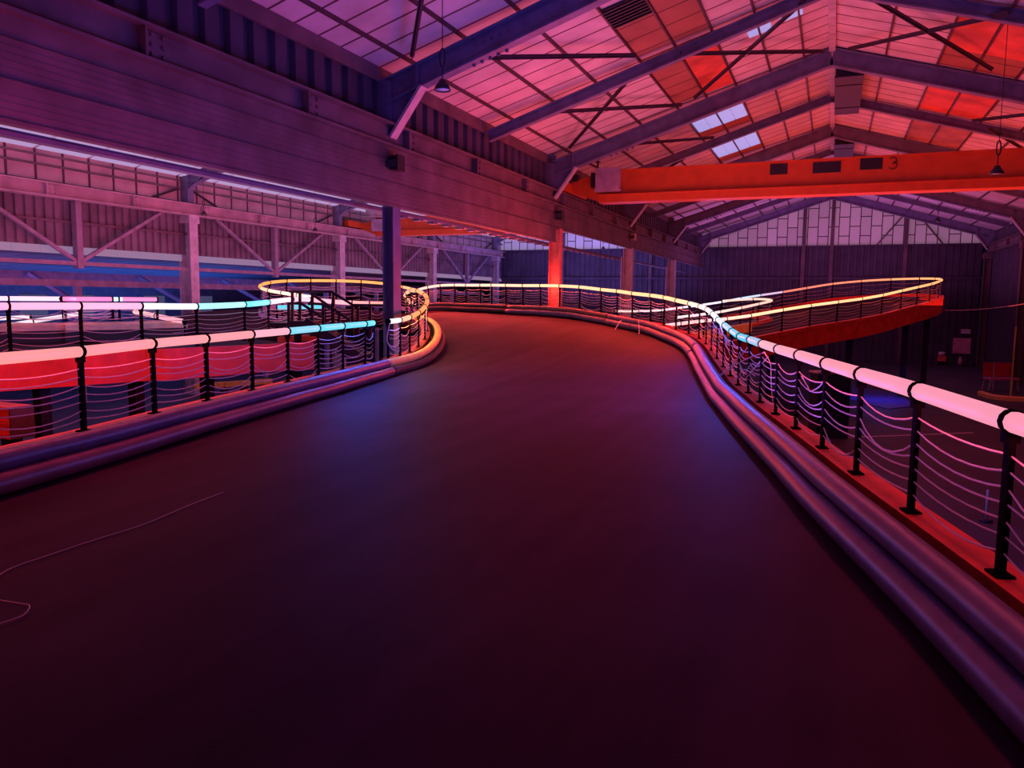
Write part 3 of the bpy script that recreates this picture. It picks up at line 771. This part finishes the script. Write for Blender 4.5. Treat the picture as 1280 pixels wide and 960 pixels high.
# steel edge beams below the deck edges
def fascia(label, path, side, z0, z1, m=M_redbeam, off=-.16, nm='fascia'):
    b = MB(); lat = laterals(path, side)
    b.sweep(path, lat, [(off, z0), (off+.05, z0), (off+.05, z1), (off, z1)])
    return tag(b.build(nm, m), label, 'fascia', 'red steel deck fascias')
fascia('red steel fascia under the right edge of the near track', dR, 1, -1.5, -.89)
fascia('red steel fascia under the near left edge of the track', dL, -1, -1.5, -.89)
# legs under the near deck
for k in range(E+2, E+33, 4):
    p = RP[k]; b = MB(); b.lohi((p.x-.08, p.y-.08, ZG), (p.x+.08, p.y+.08, p.z-1.14)); b.lohi((p.x-.16, p.y-.16, ZG), (p.x+.16, p.y+.16, ZG+.03)); b.lohi((p.x-.13, p.y-.13, p.z-1.17), (p.x+.13, p.y+.13, p.z-1.14))
    struct(b.build('deck_leg', M_dark))

# inner red wall of the hairpin well
iw = [at(501, 392, 19.4), at(507, 392, 18.9), at(516, 391, 18.7), at(525, 388, 18.9), at(530, 384, 19.6), at(528, 378, 20.6)]
iw = catmull([Vector((p.x, p.y, 1.0)) for p in iw], 5)
b = MB(); b.sweep(iw, laterals(iw, -1), [(-.04, -.85), (0, -.85), (0, -.35), (-.04, -.35)])
tag(b.build('curved_panel', mat('red_pink_panel', (.75, .14, .20), .4)), 'curved red panel inside the left hairpin rail', 'panel')

# ------------------------------------------------------------------ orange loop of the next bend
Or = [(521, 363, 31.5), (506, 359.3, 30), (480, 354.5, 29), (440, 351.5, 28.5), (400, 350.8, 28), (365, 351, 27.5), (345, 352.2, 26.8), (332, 354.3, 26.2), (325, 357.3, 25.4), (328, 360.8, 24.6), (340, 363.8, 23.8), (365, 368, 22.9), (395, 372, 22)]
OP = resample([at(*q) for q in Or], 0.9)
no = len(OP)
railing('railing with yellow orange light tube looping behind the stairs', OP, [(0, (255, 190, 150)), (no*.15, (255, 160, 90)), (no*.62, (255, 150, 66)), (no*.75, (255, 205, 180)), (no, (255, 215, 215))], -1, wires=5, group='led topped railings', light=lambda i: (L_ORG, 10), light_every=7, beam_m=M_steel, strength=1.6)
do = catmull(OP, 3); lo = laterals(do, -1)
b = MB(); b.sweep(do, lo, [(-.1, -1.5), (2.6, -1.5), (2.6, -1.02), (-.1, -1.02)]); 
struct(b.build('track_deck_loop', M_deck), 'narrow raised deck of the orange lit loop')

# ------------------------------------------------------------------ second track on the left (deck B)
Br = [(-60, 383.2, 11.6), (10, 382.8, 12.3), (100, 382.6, 13.2), (176, 382.6, 14.2), (245, 383, 15.4), (305, 380.6, 17), (335, 377.8, 18.3), (365, 374.2, 20), (387, 374.6, 20.8), (415, 377, 21), (440, 378.6, 21.1), (462, 379.4, 21.2), (480, 379.8, 21.2)]
BP = [at(*q) for q in Br]
BP = [BP[0] + (BP[0]-BP[1])*2, BP[0] + (BP[0]-BP[1])] + BP
keysB = [(0, (255, 150, 200)), (4.6, (255, 170, 205)), (5.2, (255, 225, 240)), (6, (190, 240, 250)), (7.5, (110, 226, 246)), (8.2, (255, 215, 235)), (10, (255, 180, 200)), (14, (255, 150, 140))]
def lightB(i): return ((1, .2, .5), 10) if i < 5 else (((.05, .3, 1), 28) if i < 9 else ((1, .1, .25), 14))
railing('railing with pink, white and cyan light tube on the second track at the left', BP, keysB, 1, light=lightB, beam=False, H=.78, strength=1.4, tr=.06)
Bf = [at(-160, 487, 10.8), at(0, 487, 12.25), at(94, 480, 13.1), at(172, 476, 13.9), at(220, 474, 14.3), at(340, 463, 16.0), at(392, 459, 16.6)]
Bf = [Vector((p.x, p.y, .60)) for p in Bf]
Bc = catmull(Bf, 5)
b = MB(); b.sweep(Bc, laterals(Bc, 1), [(-.05, -.57), (0, -.57), (0, 0), (-.05, 0)])
tag(b.build('fascia', M_redbeam), 'wide bright red fascia of the second track behind the left railing', 'fascia', 'red steel deck fascias')
# deck B body (inside of the fascia)
b = MB(); lb = laterals(Bc, 1)
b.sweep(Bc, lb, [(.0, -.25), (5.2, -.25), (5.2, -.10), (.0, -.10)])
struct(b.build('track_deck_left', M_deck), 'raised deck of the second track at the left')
Cc = [p + l*5.0 for p, l in zip(Bc, lb)][:27]
root = thing('crash_barrier', Cc[0], 'cream topped barrier on the far side of the second track at the left', 'barrier', 'kart track crash barriers')
b = MB(); b.sweep(Cc, laterals(Cc, 1), [(-.15, .16), (.15, .16), (.15, .28), (.08, .33), (-.10, .33), (-.15, .28)]); b.build('top_roll', mat('pale_cream_plastic', (.85, .62, .38), .45), root)
b = MB(); b.sweep(Cc, laterals(Cc, 1), [(-.10, -.10), (.10, -.10), (.10, .16), (-.10, .16)]); b.build('backing', M_barrier_dark, root)
CP = resample([p+Vector((0, 0, .86)) for p in Cc], 1.1)
nc = len(CP)
railing('distant railing with pink and pale blue light tube above the cream barrier', CP, [(0, (255, 190, 215)), (nc*.45, (255, 200, 230)), (nc*.5, (190, 220, 250)), (nc*.62, (200, 225, 250)), (nc*.68, (255, 120, 180)), (nc, (255, 130, 185))], 1, wires=4, beam=False, H=.5, strength=1.5, light=lambda i: ((1, .12, .5), 14), light_every=4)
def ramp(label, q, keys, wires=3, beam=True):
    P = resample([at(*k) for k in q], 1.2)
    railing(label, P, [(0, keys[0]), (len(P), keys[1])], 1, wires=wires, beam=beam, tr=.06)
ramp('white light tube railing climbing to the right at far left', [(-20, 412, 21), (20, 405, 21.6), (60, 398.5, 22), (118, 389.5, 22.6)], ((255, 225, 240), (255, 235, 245)))
ramp('pale pink light tube railing crossing just above the climbing one', [(-20, 399, 23), (40, 396, 23.4), (95, 392.5, 24)], ((255, 230, 245), (255, 225, 240)))
ramp('pink light tube railing sloping down behind the white tube', [(168, 389.5, 20.6), (205, 397, 19.6), (243, 404.5, 19)], ((255, 190, 200), (255, 150, 170)))
# cyan length behind the stairs
ramp('short cyan light tube railing seen through the stairs', [(346, 384.5, 20.2), (380, 382.8, 20.4), (412, 383, 20.6)], ((90, 215, 245), (120, 215, 240)))

# supports under deck B
for k in (2, 9, 16, 23, 29):
    p = Bc[k] + lb[k]*1.0; b = MB(); b.lohi((p.x-.1, p.y-.1, ZG), (p.x+.1, p.y+.1, .35)); b.lohi((p.x-.2, p.y-.2, ZG), (p.x+.2, p.y+.2, ZG+.03)); struct(b.build('deck_leg', M_dark))

# ------------------------------------------------------------------ stairs between the tracks
S0 = at(361, 380, 17.6); st_dir = RH
stairs = thing('staircase', Vector((S0.x, S0.y, ZG)), 'black metal stairs with handrails behind the cyan light tube', 'stairs')
def hand(pix, d, r=.035):
    b = MB(); b.tube([at(x, y, d) for x, y in pix], r, 6); b.build('handrail', M_dark, stairs, True)
hand([(362, 364.5), (414, 364.5), (441, 381.2), (482, 381.8)], 18.6)
hand([(388, 366.5), (412, 383), (438, 400.5)], 18.3)
hand([(361, 400), (361, 379.4), (376, 379), (402, 396)], 17.6)
hand([(385, 380), (392, 379.5), (402, 380), (412, 385)], 17.8)
for x, y0, d in ((365.5, 364.5, 18.6), (375, 364.5, 18.6), (390.5, 366.5, 18.3), (404, 377, 18.3), (417, 366, 18.6), (424, 391, 18.3), (441, 381, 18.6), (447.5, 381, 18.6), (463, 381, 18.6), (361, 379, 17.6)):
    a = at(x, y0, d); e = at(x, y0+42, d); b = MB(); b.bar(a, e, .06, .06); b.build('baluster', M_dark, stairs)
for k in range(9):
    a = at(384+8*k, 402+5.2*k, 18.0); b = MB(); b.box(a, (.5, 1.0, .05), math.atan2(RH.y, RH.x)); b.build('tread', M_dark, stairs)
b = MB(); a = at(380, 402, 18.5); e = at(452, 449, 18.5); b.bar(a, e, .06, .22)
a = at(380, 402, 17.5); e = at(452, 449, 17.5); b.bar(a, e, .06, .22); b.build('stringer', M_dark, stairs)
b = MB(); a = at(368, 405, 18); b.box(a, (.9, 1.1, .08), math.atan2(RH.y, RH.x)); b.build('landing', M_dark, stairs)
a = at(372, 405, 18); b = MB(); b.lohi((a.x-.06, a.y-.06, ZG), (a.x+.06, a.y+.06, a.z)); b.build('leg', M_dark, stairs)

# ------------------------------------------------------------------ second track on the right (deck C)
Fr = [(825, 408, 24.6), (850, 404.5, 25), (880, 401, 25.5), (908, 398.5, 26.2), (938, 394.5, 27), (978, 387.5, 28), (1013, 382, 29), (1047, 377.5, 30), (1077, 373.5, 31), (1103, 369, 32.2), (1127, 363.5, 33.4),
      (1147, 359, 34.5), (1163, 355.3, 35.6), (1174, 351.8, 36.6), (1177, 349.6, 37.6), (1170, 348.4, 38.5), (1150, 348.2, 39.4)]
FP = [at(*q) for q in Fr]
Kr = [(1150, 348.2, 39.4), (1120, 349, 40.3), (1085, 350.8, 41), (1045, 354.3, 41.5), (1005, 360.6, 41.5), (985, 364, 41.3), (965, 367, 41), (940, 370.6, 40.5), (915, 375, 39.7), (890, 379.5, 39), (862, 383, 38), (828, 387.5, 37), (790, 389, 36), (752, 388.6, 35)]
KP = resample([at(*q) for q in Kr], 1.4)
Ir = [(845, 397, 30.2), (870, 394, 31), (900, 389.8, 32), (930, 384, 33), (952, 379, 34), (963, 376, 34.6), (963, 374.8, 35.2), (945, 373.8, 36), (918, 374.6, 36.4), (890, 378, 36.6)]
IP = resample([at(*q) for q in Ir], 1.4)
railing('railing with orange light tube climbing to the hairpin at the right', FP, [(0, (255, 195, 205)), (3, (255, 195, 180)), (5, (255, 200, 150)), (8, ORG), (13, (255, 160, 100)), (16, (255, 160, 100))], 1, wires=5, strength=1.6, light=lambda i: (L_ORG, 16), light_every=3)
nk = len(KP)
railing('far railing with red, blue and white light tube behind the right hairpin', KP, [(0, (255, 170, 110)), (nk*.18, (255, 130, 100)), (nk*.36, (255, 115, 100)), (nk*.41, (170, 200, 255)), (nk*.62, (240, 225, 250)), (nk*.85, (255, 200, 205)), (nk, (255, 190, 180))], 1, wires=3, strength=1.4,
        light=lambda i: ((1, .05, .05), 14) if i < nk*.36 else ((.15, .25, 1), 26), light_every=4)
railing('inner railing with pale pink light tube forming a sharp hairpin', IP, [(0, (255, 225, 230)), (len(IP)*.5, (255, 190, 170)), (len(IP), (255, 205, 200))], -1, wires=3, strength=1.4, light=lambda i: (L_ORG, 10), light_every=4)
fdense = catmull(FP, 4)
b = MB(); b.sweep(fdense, laterals(fdense, 1), [(-.12, -1.5), (-.05, -1.5), (-.05, -.89), (-.12, -.89)])
tag(b.build('fascia', M_redbeam), 'deep red fascia under the climbing track at the right', 'fascia', 'red steel deck fascias')
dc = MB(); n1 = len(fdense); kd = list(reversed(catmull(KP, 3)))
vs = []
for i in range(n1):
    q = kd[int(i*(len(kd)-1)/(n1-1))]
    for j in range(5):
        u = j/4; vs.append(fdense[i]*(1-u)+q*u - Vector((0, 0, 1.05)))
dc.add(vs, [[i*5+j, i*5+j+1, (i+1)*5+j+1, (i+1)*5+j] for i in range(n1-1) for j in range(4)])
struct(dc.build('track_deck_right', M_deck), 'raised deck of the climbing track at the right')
crb = fdense[8:24]
b = MB(); b.sweep(crb, laterals(crb, 1), [(2.2, -1.0), (2.4, -1.0), (2.4, -.66), (2.2, -.66)])
tag(b.build('crash_barrier', M_cream), 'cream orange barrier inside the climbing track at the right', 'barrier', 'kart track crash barriers')
for k in (5, 8, 11, 13):
    p = FP[k]; lt = laterals(FP, 1)[k]*.4; p = p+lt; b = MB(); b.lohi((p.x-.12, p.y-.12, ZG), (p.x+.12, p.y+.12, p.z-1.07)); b.lohi((p.x-.2, p.y-.2, ZG), (p.x+.2, p.y+.2, ZG+.04)); struct(b.build('deck_leg', M_dark))

# ------------------------------------------------------------------ things on the lower ground, right
def gnd(px, py): return on_z(px, py, ZG)
RZ = math.atan2(RH.y, RH.x)
# low wall with bright edge under the ramp
p = at(1040, 440, 24); root = thing('counter', Vector((p.x, p.y, ZG)), 'dark counter with a pale edge under the climbing track', 'counter')
b = MB(); b.box((p.x, p.y, ZG+1.0), (1.0, .6, 2.0), RZ); b.build('body', M_dark, root)
zt = at(1040, 429, 24).z; b = MB(); b.box((p.x, p.y, ZG+2.02), (1.1, .66, .05), RZ); b.build('top', M_steel_light, root)
# floor line; patch painted as blue-lit ground, with an added fill lamp above
a = gnd(1030, 548); e = gnd(1216, 541); b = MB(); b.bar(a+Vector((0, 0, .004)), e+Vector((0, 0, .004)), .09, .008); tag(b.build('floor_line', M_white), 'pale line on the dark ground beyond the right railing', 'line')
q = [gnd(1062, 500), gnd(1066, 482), gnd(1120, 492), gnd(1146, 508), gnd(1110, 512)]
b = MB(); b.prism([x+Vector((0, 0, .002)) for x in q], [x+Vector((0, 0, .03)) for x in q]); area_light('blue_floor_fill', (q[0]+q[2]+q[4])/3 + Vector((0, 0, 1.6)), 1.5, 1.5, (.10, .14, 1), 18, (0, 0, 0)); tag(b.build('lit_floor_patch', mat('painted_blue_light', (.12, .10, .60), .5)), 'painted patch of blue light on the ground beyond the right railing', 'light patch')
# curved cream curb
cpts = [gnd(1226, 494), gnd(1240, 498.5), gnd(1262, 501), gnd(1300, 503)]
cpts = catmull(cpts, 5)
b = MB(); b.sweep(cpts, laterals(cpts, 1), [(-.15, 0), (.15, 0), (.15, .16), (.08, .2), (-.08, .2), (-.15, .16)]); tag(b.build('curb', M_cream), 'curved cream curb on the ground at the right edge', 'curb')
# bench
p = gnd(1250, 488); root = thing('bench', p, 'red backed bench with pink seat at the right edge', 'bench')
b = MB(); b.box((p.x, p.y, p.z+.58), (1.4, .65, .1), RZ); b.build('seat', mat('pink_seat', (.75, .25, .45), .4), root)
b = MB(); b.box((p.x+FH.x*.3, p.y+FH.y*.3, p.z+1.0), (1.4, .07, .65), RZ); b.build('backrest', mat('red_seat_back', (.6, .06, .08), .4), root)
for sx in (-.62, .62):
    for sy in (-.26, .26):
        a = p + RH*sx + FH*sy; b = MB(); b.bar(a+Vector((0, 0, .54)), a+RH*sx*.15, .05, .05); b.build('leg', M_steel_light, root)
a = p - RH*.52 - FH*.25; b = MB(); b.bar(a, a+Vector((0, 0, 1.4)), .05, .05); b.build('pole', M_steel_light, root)
# yellow green pole
p = gnd(1263, 500); b = MB(); b.lathe(p, [(.10, 0), (.10, .03), (.045, .04), (.045, .9), (.03, .92), (.03, 3.2), (.001, 3.2)], 10); tag(b.build('pole', mat('yellow_green_pole', (.40, .48, .12), .5), smooth=True), 'thin yellow green pole beside the red backed bench', 'pole')
# partition that carries the signs
yb = YBACK-.12
def on_back(px, py): return on_y(px, py, yb)
p = on_back(1202, 432); b = MB(); b.lohi((p.x-.52, yb-.08, p.z-.5), (p.x+.52, yb, p.z+.5)); b.lohi((p.x-.56, yb-.05, p.z-.54), (p.x+.56, yb, p.z-.5)); tag(b.build('notice_board', mat('pink_board', (.75, .35, .45), .5)), 'pink square board on the far dark wall', 'board')
p = on_back(1207, 414); b = MB(); b.lohi((p.x-.28, yb-.12, p.z-.14), (p.x+.28, yb, p.z+.14)); b.lohi((p.x-.30, yb-.14, p.z-.16), (p.x+.30, yb-.1, p.z-.12)); tag(b.build('wall_box', M_white), 'small white box above the pink board', 'box')
p = on_back(1177, 443); root = thing('dispenser', Vector((p.x, yb, p.z-.3)), 'white topped red dispenser left of the pink board', 'dispenser')
b = MB(); b.tube([(p.x, yb-.15, p.z-.05), (p.x, yb-.15, p.z+.18)], .22, 12); b.build('cap', M_white, root, True)
b = MB(); b.lohi((p.x-.24, yb-.3, p.z-.45), (p.x+.24, yb, p.z-.05)); b.build('body', M_redboard, root)
p = on_back(1200, 451); b = MB(); b.lathe((p.x, yb-.15, p.z-.25), [(.001, 0), (.14, 0), (.14, .38), (.06, .46), (.06, .55), (.001, .55)], 12); tag(b.build('canister', mat('pale_pink_canister', (.8, .45, .42), .4), smooth=True), 'pale pink canister below the pink board', 'canister')
# rope from the ramp tip to the right
a = at(1181, 388, 37); e = at(1300, 376, 33); b = MB(); b.tube([a*(1-u)+e*u - Vector((0, 0, .12*4*u*(1-u))) for u in [k/8 for k in range(9)]], .02, 5); tag(b.build('rope', M_steel_light), 'thin taut rope from the right hairpin to the right edge', 'rope')
# thin marker post low right
p = gnd(1232, 652); root = thing('marker_post', p, 'thin white post on the ground behind the near right railing', 'post')
b = MB(); b.tube([p, p+Vector((0, 0, .62))], .02, 8); b.build('rod', M_white, root, True); b = MB(); b.lathe(p, [(.12, 0), (.12, .03), (.03, .05)], 10); b.build('base', M_dark, root, True)

# ------------------------------------------------------------------ things on the lower left
p = at(26, 508, 9.3); q = at(-60, 490, 9.9); q.z = p.z
root = thing('steel_beam', Vector((p.x, p.y, ZG)), 'end of a red box beam at the lower left behind the left railing', 'beam')
b = MB(); b.bar(p-Vector((0, 0, .19)), q-Vector((0, 0, .19)), .30, .05); b.bar(p-Vector((0, 0, .02)), q-Vector((0, 0, .02)), .30, .04); b.bar(p-Vector((0, 0, .36)), q-Vector((0, 0, .36)), .30, .04); b.bar(p-Vector((0, 0, .19)), q-Vector((0, 0, .19)), .22, .32)
b.build('beam', M_redbeam, root)
b = MB(); e = (p-q).normalized(); b.bar(p-Vector((0, 0, .19)), p-Vector((0, 0, .19))+e*.02, .29, .38); b.build('end_plate', M_dark, root)
b = MB(); k = p*.85+q*.15; b.lohi((k.x-.08, k.y-.08, ZG), (k.x+.08, k.y+.08, k.z-.38)); b.build('leg', M_dark, root)
a = gnd(243, 496); e = gnd(340, 488); root = thing('tyre_wall', (a+e)/2, 'cream ribbed barrier with dark tyres on the ground below the left railing', 'barrier')
b = MB(); L = (e-a).length; t = (e-a).normalized()
for k in range(14):
    s = a + t*(L*(k+.5)/14); b.box(s+Vector((0, 0, .42)), (L/14*.8, .2, .22), math.atan2(t.y, t.x))
b.bar(a+Vector((0, 0, .42)), e+Vector((0, 0, .42)), .14, .2); b.build('ribbed_top', M_cream, root)
for k in range(4):
    s = a+t*(L*(k+.5)/4); nn = Vector((-t.y, t.x, 0)); b = MB(); b.tube([s+Vector((0, 0, .16))-nn*.1, s+Vector((0, 0, .16))-nn*.07, s+Vector((0, 0, .16))+nn*.07, s+Vector((0, 0, .16))+nn*.1], [.10, .16, .16, .10], 14); b.build('tyre', M_dark, root, True)

# ------------------------------------------------------------------ small things on the deck
def deck_pt(px, py): return on_z(px, py, .006)
c1 = [(-20, 735), (10, 712), (60, 694), (120, 674), (180, 655), (235, 632), (280, 615)]
cp = catmull([deck_pt(*q) for q in c1], 5); b = MB(); b.tube(cp, .0026, 5); tag(b.build('cord', M_wire), 'thin pale cord lying along the left of the track', 'cord', 'loose cords on the track')
c2 = [(-30, 745), (0, 750), (25, 754), (37, 757), (30, 768), (10, 776), (-20, 786)]
cp = catmull([deck_pt(*q) for q in c2], 5); b = MB(); b.tube(cp, .0026, 5); tag(b.build('cord', M_wire), 'small loop of pale cord at the left edge of the picture', 'cord', 'loose cords on the track')
def strand(q, d, r, label, grp='loose white strands on the railings'):
    cp = catmull([at(x, y, dd) for (x, y), dd in zip(q, d)], 5); b = MB(); b.tube(cp, r, 5); tag(b.build('strand', M_wire), label, 'strand', grp)
strand([(783, 396), (775, 402), (769, 412)], [23.4, 23.1, 22.8], .01, 'curved white strand hanging over the far barrier')
strand([(798, 400), (799, 412), (798, 424)], [22.2, 21.9, 21.6], .008, 'straight white strand hanging to the track by the far barrier')
strand([(955, 440), (963, 455), (964, 480), (966, 505)], [9.9, 9.7, 9.6, 9.5], .006, 'long loose strand hanging from the cyan part of the right railing')
strand([(954, 441), (930, 450), (912, 462), (900, 470)], [9.9, 11, 12, 12.6], .006, 'tangled strand slanting down left below the cyan tube')
strand([(925, 440), (918, 455), (905, 464), (898, 472)], [11.6, 12, 12.3, 12.5], .006, 'second tangled strand crossing below the cyan tube')
strand([(950, 452), (938, 466), (930, 476)], [9.9, 10.5, 11], .006, 'third short strand right of the tangle')
strand([(1002, 470), (1010, 484), (1013, 489), (1022, 485), (1028, 479)], [7.7, 7.5, 7.4, 7.2, 7.0], .006, 'bent loose strand in the right railing under the salmon tube')
strand([(487, 404), (484, 425), (490, 436), (498, 440)], [15.6, 15.5, 15.5, 15.6], .01, 'loose strand hanging beside the nearest column')

for k, (q, d) in enumerate((([(899, 402), (905, 420), (915, 432), (928, 438)], [15, 14, 13, 12]), ([(906, 425), (914, 446), (925, 456), (930, 470)], [13.6, 13, 12, 11.5]), ([(936, 432), (926, 445), (914, 452)], [11.2, 11.8, 12.6]),
        ([(944, 470), (930, 462), (920, 474), (908, 478)], [10.3, 11, 11.8, 12.4]), ([(960, 446), (948, 458), (940, 455), (934, 462)], [9.7, 10.2, 10.6, 11]))):
    strand(q, d, .006, ['upper tangled strand where the white tube turns cyan', 'lower tangled strand left of the cyan tube', 'short tangled strand under the first cyan length', 'tangled strand lying low by the barrier bend', 'tangled strand beside the long hanging one'][k])
